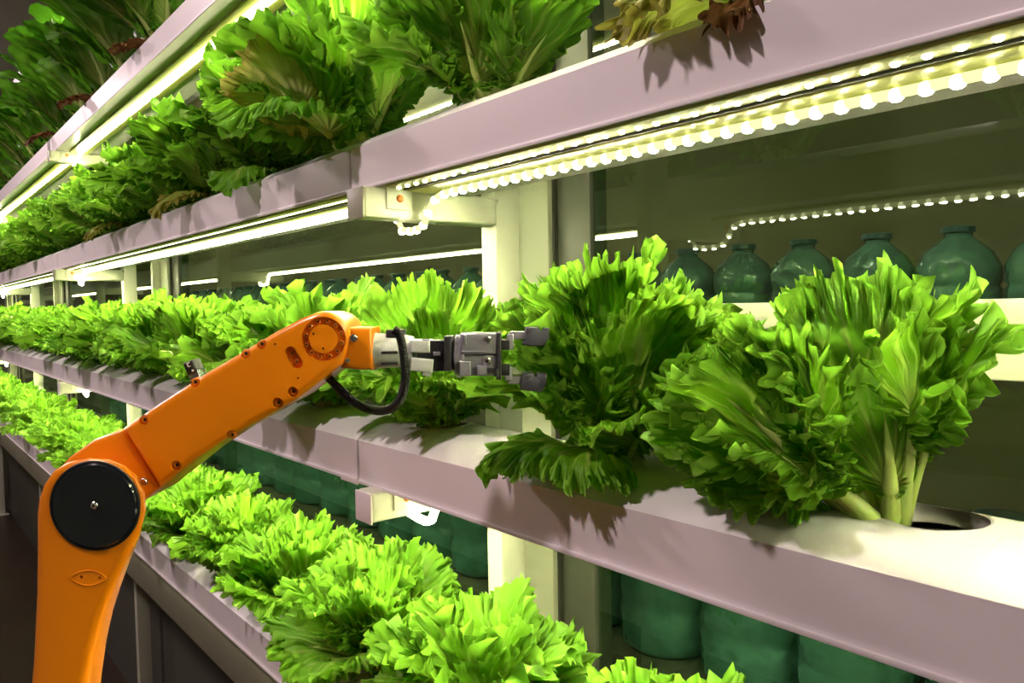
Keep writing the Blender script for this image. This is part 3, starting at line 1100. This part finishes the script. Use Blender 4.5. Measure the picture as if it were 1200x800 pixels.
hero(3, 2, 'tall lettuce with a pale yellowed leaf in the upper gutter above the LED joint', 'frilly lettuces in the upper gutter', [
    dict(L=.175, W=.050, psi=-50, a0=6, a1=22, roll_=.02, cup=.2, thick=.009, ruf=.003, serr=.001, mat=LIME, stalk=.15, s0=.5, lobes=.04),
    dict(L=.150, W=.046, psi=0, a0=14, a1=30, roll_=.22, cup=.2, thick=.007, ruf=.003, serr=.001, mat=LIME, stalk=.12, s0=.45, lobes=.04),
    dict(L=.150, W=.044, psi=-48, a0=34, a1=40, roll_=-.75, cup=.2, mat=PALE, thick=.006, ruf=.006, s0=.45, back_ax=.15, label='pale yellowed leaf'),
    dict(L=.165, W=.075, psi=-95, a0=28, a1=78, cup=.1),
    dict(L=.16, W=.075, psi=-130, a0=40, a1=105, cup=.0),
    dict(L=.15, W=.07, psi=-75, a0=55, a1=125, cup=-.05),
    dict(L=.16, W=.07, psi=205, a0=35, a1=90, cup=.1),
    dict(L=.18, W=.07, psi=-120, a0=8, a1=32, cup=.2),
    dict(L=.18, W=.066, psi=180, a0=12, a1=40, cup=.2),
    dict(L=.18, W=.062, psi=60, a0=4, a1=22, cup=.3, mat=LIME),
], 14, DEEP, 8, inner_size=1.1, size=1.28, off=(0.0, -.012))
hero(3, 1, 'upright lettuce with pale ribs in the upper gutter above the near LED rope', 'frilly lettuces in the upper gutter', [
    dict(L=.165, W=.07, psi=200, a0=25, a1=66, cup=.1),
    dict(L=.15, W=.062, psi=225, a0=40, a1=95, cup=.05, mat=LIME),
    dict(L=.18, W=.065, psi=-70, a0=8, a1=32, cup=.2, thick=.009, stalk=.15, s0=.42),
    dict(L=.18, W=.065, psi=-20, a0=12, a1=35, cup=.2, thick=.009, stalk=.15, s0=.42, mat=LIME),
    dict(L=.165, W=.066, psi=40, a0=22, a1=55, cup=.2, mat=LIME),
    dict(L=.165, W=.066, psi=100, a0=20, a1=50, cup=.2),
    dict(L=.18, W=.066, psi=170, a0=10, a1=36, cup=.2),
], 15, DEEP, 6, inner_size=1.15, size=1.15)
hero(3, 0, 'lettuce with wilted leaves hanging over the front edge of the upper gutter', 'frilly lettuces in the upper gutter', [
    dict(L=.12, W=.042, psi=238, a0=45, a1=132, cup=-.2, bend=.8, mat=WILT, ruf=.008, label='wilted olive green leaf'),
    dict(L=.095, W=.02, psi=-85, a0=58, a1=150, cup=-.3, bend=.8, mat=BROWN, ruf=.006, label='dried brown leaf'),
    dict(L=.165, W=.066, psi=-50, a0=25, a1=66, cup=.1),
    dict(L=.165, W=.066, psi=40, a0=20, a1=55, cup=.2),
    dict(L=.17, W=.066, psi=180, a0=10, a1=36, cup=.2),
], 16, DEEP, 6)


# ------------------------------------------------------------------ bottles stored behind the glass
def bottle(h, r):
    b = MB()
    b.lathe([(r * .86, 0), (r, .012), (r, h * .22), (r * .94, h * .25), (r, h * .28), (r, h * .5), (r * .94, h * .53), (r, h * .56), (r, h * .68), (r * .8, h * .8), (r * .42, h * .9), (r * .33, h * .92), (r * .33, h * .97)], 'Z', n=24)
    me = bpy.data.meshes.new('bottle_body')
    b.bm.to_mesh(me)
    me.polygons.foreach_set('use_smooth', [True] * len(me.polygons))
    c = MB()
    c.lathe([(r * .38, h * .955), (r * .4, h * .96), (r * .4, h), (r * .36, h * 1.005)], 'Z', n=20)
    mc = bpy.data.meshes.new('cap')
    c.bm.to_mesh(mc)
    mc.materials.append(M['cap'])
    return me, mc


for zz, nm in ((0.52, 'lowest'), (0.875, 'middle'), (1.385, 'upper')):
    s = MB()
    s.box(-7.5, 1.4, 0.92, 1.24, zz - 0.02, zz, 0.002)
    o = s.build('storage_shelf', M['shelf'])
    tag(o, 'dark steel %s storage shelf behind the glass' % nm, 'shelf')
    low_z = {'lowest': 0.0, 'middle': 0.52, 'upper': 0.875}[nm]
    for xx in (-7.4, -4.9, -2.4, 0.1, 1.3):
        MB().box(xx - 0.015, xx + 0.015, 1.21, 1.24, low_z, zz - 0.02, 0.001).build('leg', M['shelf'], o)

b1 = bottle(.315, .080)
b1[0].materials.append(M['bottle2'])
b2 = bottle(.15, .046)
b2[0].materials.append(M['bottle'])
b3 = (b1[0].copy(), b1[1])
b3[0].materials.clear()
b3[0].materials.append(M['bottle'])
for shelf, me, zz, step, y, n in (('lowest', b3, .52, .166, 1.02, 30), ('middle', b1, .875, .166, 1.02, 34), ('upper', b2, 1.385, .098, 1.0, 46)):
    for i in range(n):
        x = 1.0 - step * i + rnd.uniform(-.003, .003)
        t = thing('water_bottle', 'dim green plastic water bottle standing on the %s storage shelf behind the glass' % shelf, 'bottle', (x, y + rnd.uniform(-.008, .008), zz), 'water bottles on the %s storage shelf' % shelf)
        obj('bottle_body', me[0], t)
        obj('cap', me[1], t)

# ------------------------------------------------------------------ robot arm
RT = 0.62                                              # distance of the arm's working plane
RO = Vector((-0.47747, 0.39448, 1.42167))              # a point of that plane
BX = -0.372                                            # base, along the arm's own x axis
EX = Vector((math.sin(yaw), math.cos(yaw), 0))
root = thing('robot_arm', 'orange industrial robot arm reaching along the rack with a grey two-finger gripper', 'robot', (RO.x + EX.x * BX, RO.y + EX.y * BX, 0))
root.rotation_euler = (0, 0, math.pi / 2 - yaw)


def rp(px, py, y=0.0):
    """side elevation of the arm -> metres in the arm's own x, z for a face at depth y"""
    k = (RT + y) / 900.0
    dx, dy = (px - 600) * k, (400 - py) * k
    # outlines are read off the face that lies at depth y
    return (dx + 0.0177 * dy - BX, dy - 0.0177 * dx + RO.z + y * -0.0457)


def poly(pts, y):
    return [rp(px, py, y) for px, py in pts]


def circ_px(cx, cy, r, n=48):
    return [(cx + r * math.cos(2 * math.pi * i / n), cy + r * math.sin(2 * math.pi * i / n)) for i in range(n)]


def cyl_y(mb, px, py, y, rpx, y0, y1, n=32, chamfer=0.0, k=None):
    x, z = rp(px, py, y)
    r_ = rpx * (RT + y) / 900.0
    prof = [(r_, y0), (r_, y1)]
    if chamfer:
        prof = [(r_ - chamfer, y0), (r_, y0 + chamfer), (r_, y1)]
    mb.lathe(prof, 'Y', (x, 0, z), n)
    return x, z, r_


def spline(pts, n=6):
    out = []
    m = len(pts)
    for i in range(m):
        p0, p1, p2, p3 = (pts[(i + d - 1) % m] for d in range(4))
        for q in range(n):
            t = q / n
            out.append(tuple(0.5 * ((2 * p1[a]) + (-p0[a] + p2[a]) * t + (2 * p0[a] - 5 * p1[a] + 4 * p2[a] - p3[a]) * t * t + (-p0[a] + 3 * p1[a] - 3 * p2[a] + p3[a]) * t ** 3) for a in (0, 1)))
    return out


def cut(o, cutter):
    """cut recesses into o; the cutter is removed again"""
    md = o.modifiers.new('cut', 'BOOLEAN')
    md.operation = 'DIFFERENCE'
    md.solver = 'EXACT'
    md.object = cutter
    dg = bpy.context.evaluated_depsgraph_get()
    dg.update()
    me = bpy.data.meshes.new_from_object(o.evaluated_get(dg))
    o.modifiers.clear()
    o.data = me
    me.polygons.foreach_set('use_smooth', [True] * len(me.polygons))
    me.set_sharp_from_angle(angle=math.radians(30))
    bpy.data.objects.remove(cutter)


# upright lower arm
YF = -0.052
low = [(2, 1010), (12, 930), (20, 840), (27, 780), (33, 700), (35.5, 640), (36, 605), (39, 585), (46, 567), (58, 551), (76, 540), (100, 535.5), (124, 537), (144, 545), (159, 559), (167, 578), (168, 600), (160, 627), (144, 655), (128, 688), (113, 720), (101, 755), (91, 800), (86, 840), (78, 930), (72, 1010)]
low_back = [(20, 1010), (30, 930), (38, 840), (45, 780), (51, 700), (53, 640), (54, 605), (57, 590), (62, 575), (72, 560), (86, 551), (104, 547), (124, 548), (142, 554), (155, 566), (163, 582), (164, 602), (160, 630), (148, 658), (137, 688), (127, 720), (119, 755), (112, 800), (108, 840), (100, 930), (92, 1010)]
lo = MB().prism(poly(low, YF), YF, -0.018, 0.006, 4, back=poly(low_back, -0.018)).build('lower_arm', M['orange'], root)
cutter = MB()
x_, z_, r_ = cyl_y(cutter, 107.5, 594, YF, 53, YF - 0.01, YF + 0.006)
for px in (88.5, 110):
    cyl_y(cutter, px, 680 + (1 if px > 100 else 0), YF, 2.0, YF - 0.01, YF + 0.008, 16)
cutter.box(*[0.0, 0.001], YF - 0.02, 0.02, 0, 0.001)
co = cutter.build('recess', M['orange'], root)
cut(lo, co)
pl = MB().prism(poly(circ_px(97, 681, 20), YF), YF - 0.0012, YF + 0.001, 0.0008, 2)
pl.bm.free()
# raised almond pad round the two small holes (a ring of small ridge)
alm = [(97 + 20.5 * math.cos(a), 681 + 9 * math.sin(a) * (1 - 0.35 * math.cos(a) ** 2)) for a in np.linspace(0, 2 * math.pi, 41)]
MB().tube([(rp(px, py, YF)[0], YF, rp(px, py, YF)[1]) for px, py in alm], 0.0006, 6).build('almond_ridge', M['orange'], lo)
seam = MB().box(rp(33, 684, YF)[0], rp(38, 684, YF)[0], YF + 0.004, 0.0, rp(33, 685.5, YF)[1], rp(33, 684, YF)[1])
seam.build('seam', M['hole'], lo)
dk = MB()
x_, z_, r_ = cyl_y(dk, 107.5, 594, YF, 51.6, YF - 0.0025, YF + 0.005, 72, 0.0018)
dk.build('joint_cover', M['navy'], root)
rg = MB()
rr_ = 52.0 * (RT + YF) / 900
rg.tube([(x_ + rr_ * math.cos(a), YF - 0.0006, z_ + rr_ * math.sin(a)) for a in np.linspace(0, 2 * math.pi, 73)], 0.0011, 8)
rg.build('cover_rim', M['black'], root)
sc_ = MB()
cyl_y(sc_, 108.5, 592.5, YF, 4.6, YF - 0.0042, YF, 24, 0.0008)
so = sc_.build('cover_screw', M['steel'], root)
sh = MB()
cyl_y(sh, 108.5, 592.5, YF, 1.6, YF - 0.0045, YF - 0.003, 6)
sh.build('socket', M['hole'], so)
# shoulder and pedestal below the frame
zlow = rp(50, 1015, YF)[1]
MB().lathe([(0.035, 0.0), (0.045, 0.004), (0.045, 0.045), (0.035, 0.05)], 'Y', (rp(50, 1015, YF)[0], -0.058, zlow), 48).build('shoulder_joint', M['orange'], root)
MB().lathe([(0.10, 0.80), (0.10, 0.82), (0.07, 0.84), (0.06, zlow - 0.03)], 'Z', (0, 0.0, 0), 48).build('turret', M['orange'], root)
MB().box(-0.16, 0.16, -0.16, 0.16, 0.0, 0.02, 0.004).lathe([(0.10, 0.02), (0.085, 0.05), (0.085, 0.80)], 'Z', (0, 0, 0), 40).build('pedestal', M['blackm'], root)

# elbow housing behind the lower arm
YE = -0.020
elb = [(66, 548), (76, 537), (106, 516), (139.5, 503.5), (153, 524), (166, 546), (181.5, 574), (165, 588), (140, 600), (100, 600)]
MB().prism(poly(elb, YE), YE, 0.045, 0.004, 3).build('elbow_housing', M['orange'], root)
# the long forearm
YA = -0.026
end = [(379 + 29.5 * math.cos(a), 394 + 29.5 * math.sin(a)) for a in np.radians(np.linspace(-118, 28, 16))]
fore = [(140, 503), (180, 475.5), (240, 437), (280, 414), (320, 390), (352, 373)] + end + [(400, 427), (372, 449), (345, 469), (306, 491), (267, 512.5), (225, 540), (182.5, 574)]
fa = MB().prism(poly(fore, YA), YA, 0.04, 0.0055, 4).build('forearm', M['orange'], root)
cx, cz = rp(379, 397, YA)
kk = (RT + YA) / 900
cutr = MB()
b = bmesh.new()
n = 64
ra, rb_ = 25.8 * kk, 16.8 * kk
rings = [[b.verts.new((cx + r0 * math.cos(2 * math.pi * i / n), y0, cz + r0 * math.sin(2 * math.pi * i / n))) for i in range(n)] for r0, y0 in ((ra, YA - .01), (rb_, YA - .01), (rb_, YA + .004), (ra, YA + .004))]
for j in range(4):
    A_, B_ = rings[j], rings[(j + 1) % 4]
    for i in range(n):
        b.faces.new((A_[i], A_[(i + 1) % n], B_[(i + 1) % n], B_[i]))
bmesh.ops.recalc_face_normals(b, faces=b.faces[:])
cutr._add(b)
bolts_big = [(306, 403), (287, 414), (227, 447.8), (342.5, 459), (324.5, 472), (269.5, 510.5), (166.5, 492.5), (203.6, 546.5)]
for px, py in bolts_big:
    cyl_y(cutr, px, py, YA, 6.0, YA - .01, YA + .005, 24)
slot = []
for a in np.linspace(0, 2 * math.pi, 33)[:-1]:
    sx, sy = 6.6 * math.cos(a), 6.6 * math.sin(a)
    off = 7.5 if math.cos(a - math.radians(60)) > 0 else -7.5
    slot.append((344 + sx + off * math.cos(math.radians(60)), 419 + sy + off * math.sin(math.radians(60))))
cutr.prism(poly(slot, YA), YA - .01, YA + .005)
for px, py in ((322.5, 403), (349, 443), (367.5, 391), (379, 408.5)):
    cyl_y(cutr, px, py, YA, 1.4, YA - .01, YA + .006, 12)
co = cutr.build('recess', M['orange'], root)
cut(fa, co)


def socket_bolt(px, py, y, rpx, parent, mat, depth=0.004, head=0.0025):
    m = MB()
    cyl_y(m, px, py, YA, rpx, y + depth - head, y + depth + 0.001, 20, 0.0004)
    o = m.build('bolt', mat, parent)
    h = MB()
    cyl_y(h, px, py, YA, rpx * .45, y + depth - head - 0.0002, y + depth - head + 0.001, 6)
    h.build('socket', M['hole'], o)


for px, py in bolts_big:
    socket_bolt(px, py, YA, 4.7, fa, M['orange2'], .005)
for i in range(12):
    a = 2 * math.pi * (i + .4) / 12
    socket_bolt(379 + 21.3 * math.cos(a), 397 + 21.3 * math.sin(a), YA, 2.7, fa, M['orange2'], .004)
for s in (-1, 1):
    socket_bolt(344 + s * 5.6 * math.cos(math.radians(60)), 419 + s * 5.6 * math.sin(math.radians(60)), YA, 3.0, fa, M['orange2'], .005)
m = MB()
cyl_y(m, 165.5, 565.5, YE, 4.5, YE - 0.002, YE + 0.002, 20, 0.0006)
m.build('elbow_screw', M['steel'], root)
# seam between elbow and forearm
# cable connector on top of the forearm
ax = math.radians(-24)


def local_box(mb, cx_, cy_, w, h, y0, y1, ang, bev=0.0):
    c_, s_ = math.cos(ang), math.sin(ang)
    pts = [(cx_ + a * w / 2 * c_ - b_ * h / 2 * s_, cy_ + a * w / 2 * s_ + b_ * h / 2 * c_) for a, b_ in ((-1, -1), (1, -1), (1, 1), (-1, 1))]
    mb.prism(poly(pts, y0), y0, y1, bev)


pb = MB()
local_box(pb, 226.5, 440, 13, 9, -0.008, 0.008, ax, 0.001)
pbo = pb.build('connector_base', M['steel'], root)
pc = MB()
local_box(pc, 221.8, 431, 12.5, 16, -0.009, 0.009, ax, 0.002)
pco = pc.build('connector_plug', M['black'], root)
mk = MB()
for dx0, dy0, w, h in ((-1.5, -4.0, 1.0, 4.6), (0.2, -6.0, 3.0, 1.0), (0.4, -1.9, 1.8, 1.0)):
    c_, s_ = math.cos(ax), math.sin(ax)
    local_box(mk, 222.5 + dx0 * c_ - dy0 * s_, 431 + dx0 * s_ + dy0 * c_, w, h, -0.0094, -0.0088, ax)
cyl_y(mk, 225.5, 434, -0.009, 1.4, -0.0094, -0.0088, 14)
mk.build('printed_marks', M['mark'], pco)

# wrist
YW = -0.018
wr = [(392, 382), (436, 383.5), (436.5, 434), (396, 432.5)]
wb = MB().prism(poly([(398, 384), (418, 383), (436, 384), (436, 433.5), (416, 433.5), (398, 431)], YW), YW, 0.024, 0.004, 3).build('wrist_block', M['orange'], root)
for px, py, rr0 in ((415, 395.8, 4.6), (407.6, 422, 3.0)):
    m = MB()
    cyl_y(m, px, py, YW, rr0, YW - .0035, YW + .002, 18, .0006)
    m.build('wrist_screw', M['steel'], wb)


def cyl_x(mb, px0, px1, py, rpx, n=36, y=0.0, prof=None):
    x0, z0 = rp(px0, py, y)
    x1, _ = rp(px1, py, y)
    k = (RT + y) / 900
    pr = prof or [(rpx, 0), (rpx, 1)]
    mb.lathe([(r0 * k, x0 + (x1 - x0) * h) for r0, h in pr], 'X', (0, y, z0), n)


m = MB()
cyl_x(m, 436, 439.5, 408.7, 25, prof=[(24, 0), (25, .2), (25, .8), (23, 1)])
m.build('flange_ring', M['steel'], root)
m = MB()
cyl_x(m, 439.5, 485, 411, 21, prof=[(21.5, 0), (21.5, .05), (20.5, .1), (20, .55), (19, .75), (16, 1)])
wt = m.build('wrist_tube', M['grey'], root)
for py in (413, 426):
    m = MB()
    xa_, za_ = rp(447, py, -.013)
    xb_, _ = rp(466, py, -.013)
    m.box(xa_, xb_, -0.0145, -0.011, za_ - .0011, za_ + .0011, .0003)
    m.build('slot', M['blackm'], wt)
m = MB()
local_box(m, 462, 391, 20, 9, -.010, .012, 0, .0012)
m.build('cable_saddle', M['blackm'], root)
m = MB()
local_box(m, 492, 406, 23, 15, -.014, .014, 0, .0015)
local_box(m, 494, 428, 26, 16, -.015, .014, math.radians(6), .0015)
local_box(m, 500, 435, 10, 12, -.014, -.006, math.radians(12), .001)
m.build('wrist_bracket', M['grey'], root)
m = MB()
local_box(m, 505, 417, 34, 36, -.011, .013, 0, .001)
m.build('tool_changer', M['blackm'], root)
m = MB()
local_box(m, 512, 414.5, 9, 5, -.0135, -.010, 0, .0006)
local_box(m, 499, 401, 8, 8, -.0135, -.010, 0, .0006)
m.build('changer_lock', M['alu'], root)
m = MB()
local_box(m, 524.5, 414.5, 9, 41, -.017, .017, 0, .0012)
m.build('adapter_plate', M['blackm'], root)
m = MB()
cyl_x(m, 529, 541, 417, 24, prof=[(16, 0), (23, .35), (25, .5), (25, 1)])
m.build('gripper_collar', M['alu'], root)
m = MB()
local_box(m, 561, 403, 44, 25, -.018, .018, 0, .002)
local_box(m, 561, 428, 44, 25, -.0165, .018, 0, .002)
local_box(m, 545, 432, 13, 18, -.021, -.012, 0, .001)
local_box(m, 565, 434, 12, 12, -.0205, -.012, 0, .001)
local_box(m, 545, 398, 3, 12, -.0195, -.016, 0, .0006)
local_box(m, 556, 412, 30, 2.2, -.0192, -.016, 0, .0005)
local_box(m, 541.5, 417, 5, 46, -.0172, .0172, 0, .001)
gb = m.build('gripper_body', M['alu'], root)
for px, py in ((571.5, 398), (571, 423)):
    m = MB()
    cyl_y(m, px, py, -.018, 4.6, -.0198, -.016, 20, .0006)
    o = m.build('gripper_screw', M['steel'], gb)
    m = MB()
    cyl_y(m, px, py, -.0198, 1.8, -.0201, -.019, 6)
    m.build('socket', M['hole'], o)
m = MB()
local_box(m, 575, 434, 8, 6, -.021, -.014, 0, .0008)
local_box(m, 582, 437, 5, 9, -.020, -.012, 0, .0008)
m.build('air_fitting', M['blackm'], gb)
m = MB()
local_box(m, 584.5, 417.5, 5.5, 55, -.019, .019, 0, .001)
m.build('front_plate', M['blackm'], root)


def finger(sgn, cy):
    f = MB()
    local_box(f, 592, 404 if sgn > 0 else 434, 11, 12, -.011, .011, 0, .0008)
    fo = f.build('finger', M['blackm'], root)
    if sgn > 0:
        g = MB()
        local_box(g, 598, 400.5, 8, 18, -.010, .010, 0, .0008)
        local_box(g, 607, 393, 20, 9.5, -.009, .009, 0, .0008)
        g.build('finger_bracket', M['alu'], fo)
        h = MB()
        h.prism(poly([(612, 400), (612, 404.5), (618, 404.5), (618, 405.5), (637, 405.5), (643.5, 396), (644, 384.5), (637, 384), (637, 387), (632, 387), (632, 383.5), (615.5, 383), (615.5, 400)][::-1], -.011), -.011, .011, .0008, 2)
        h.build('finger_pad', M['dgrey'], fo)
        k = MB()
        cyl_y(k, 619.5, 388, -.011, 2.0, -.0118, -.010, 14)
        k.build('pad_screw', M['steel'], fo)
    else:
        g = MB()
        local_box(g, 596, 438, 9, 16, -.010, .010, 0, .0008)
        local_box(g, 605, 445.5, 20, 10, -.009, .009, 0, .0008)
        g.build('finger_bracket', M['alu'], fo)
        h = MB()
        h.prism(poly([(612.5, 437), (626, 437.5), (626, 441), (630, 441), (630, 438), (641, 439), (640.5, 450), (635, 459.5), (628, 459), (609.5, 457), (610.5, 447)], -.011), -.011, .011, .0008, 2)
        h.build('finger_pad', M['dgrey'], fo)
        k = MB()
        cyl_y(k, 618.5, 441.5, -.011, 2.0, -.0118, -.010, 14)
        k.build('pad_screw', M['steel'], fo)


finger(1, 394)
finger(-1, 448)
# corrugated cable hanging under the wrist
cab = [(374, 430), (384, 442), (395, 453), (406, 464), (419, 474), (433, 480), (447, 481.5), (459, 478), (468, 469), (473, 455), (475, 438), (473.5, 420), (471, 403), (467.5, 391), (461, 386)]
pts = []
for i in range(len(cab) - 1):
    p0, p1, p2, p3 = cab[max(i - 1, 0)], cab[i], cab[i + 1], cab[min(i + 2, len(cab) - 1)]
    for q in range(10):
        t_ = q / 10
        pts.append(tuple(0.5 * ((2 * p1[a]) + (-p0[a] + p2[a]) * t_ + (2 * p0[a] - 5 * p1[a] + 4 * p2[a] - p3[a]) * t_ * t_ + (-p0[a] + 3 * p1[a] - 3 * p2[a] + p3[a]) * t_ ** 3) for a in (0, 1)))
tp = []
for i, (px, py) in enumerate(pts):
    f_ = i / len(pts)
    y_ = 0.005 - 0.037 * float(smooth(0.25, 0.7, np.array(f_)))
    x_, z_ = rp(px, py, y_)
    tp.append((x_, y_, z_))
fine = []
for a, b_ in zip(tp, tp[1:]):
    va, vb = Vector(a), Vector(b_)
    for q in range(4):
        fine.append(va.lerp(vb, q / 4))
MB().tube(fine, [0.0031 + (0.0006 if (i // 2) % 2 else 0) for i in range(len(fine))], 12).build('cable', M['black'], root)
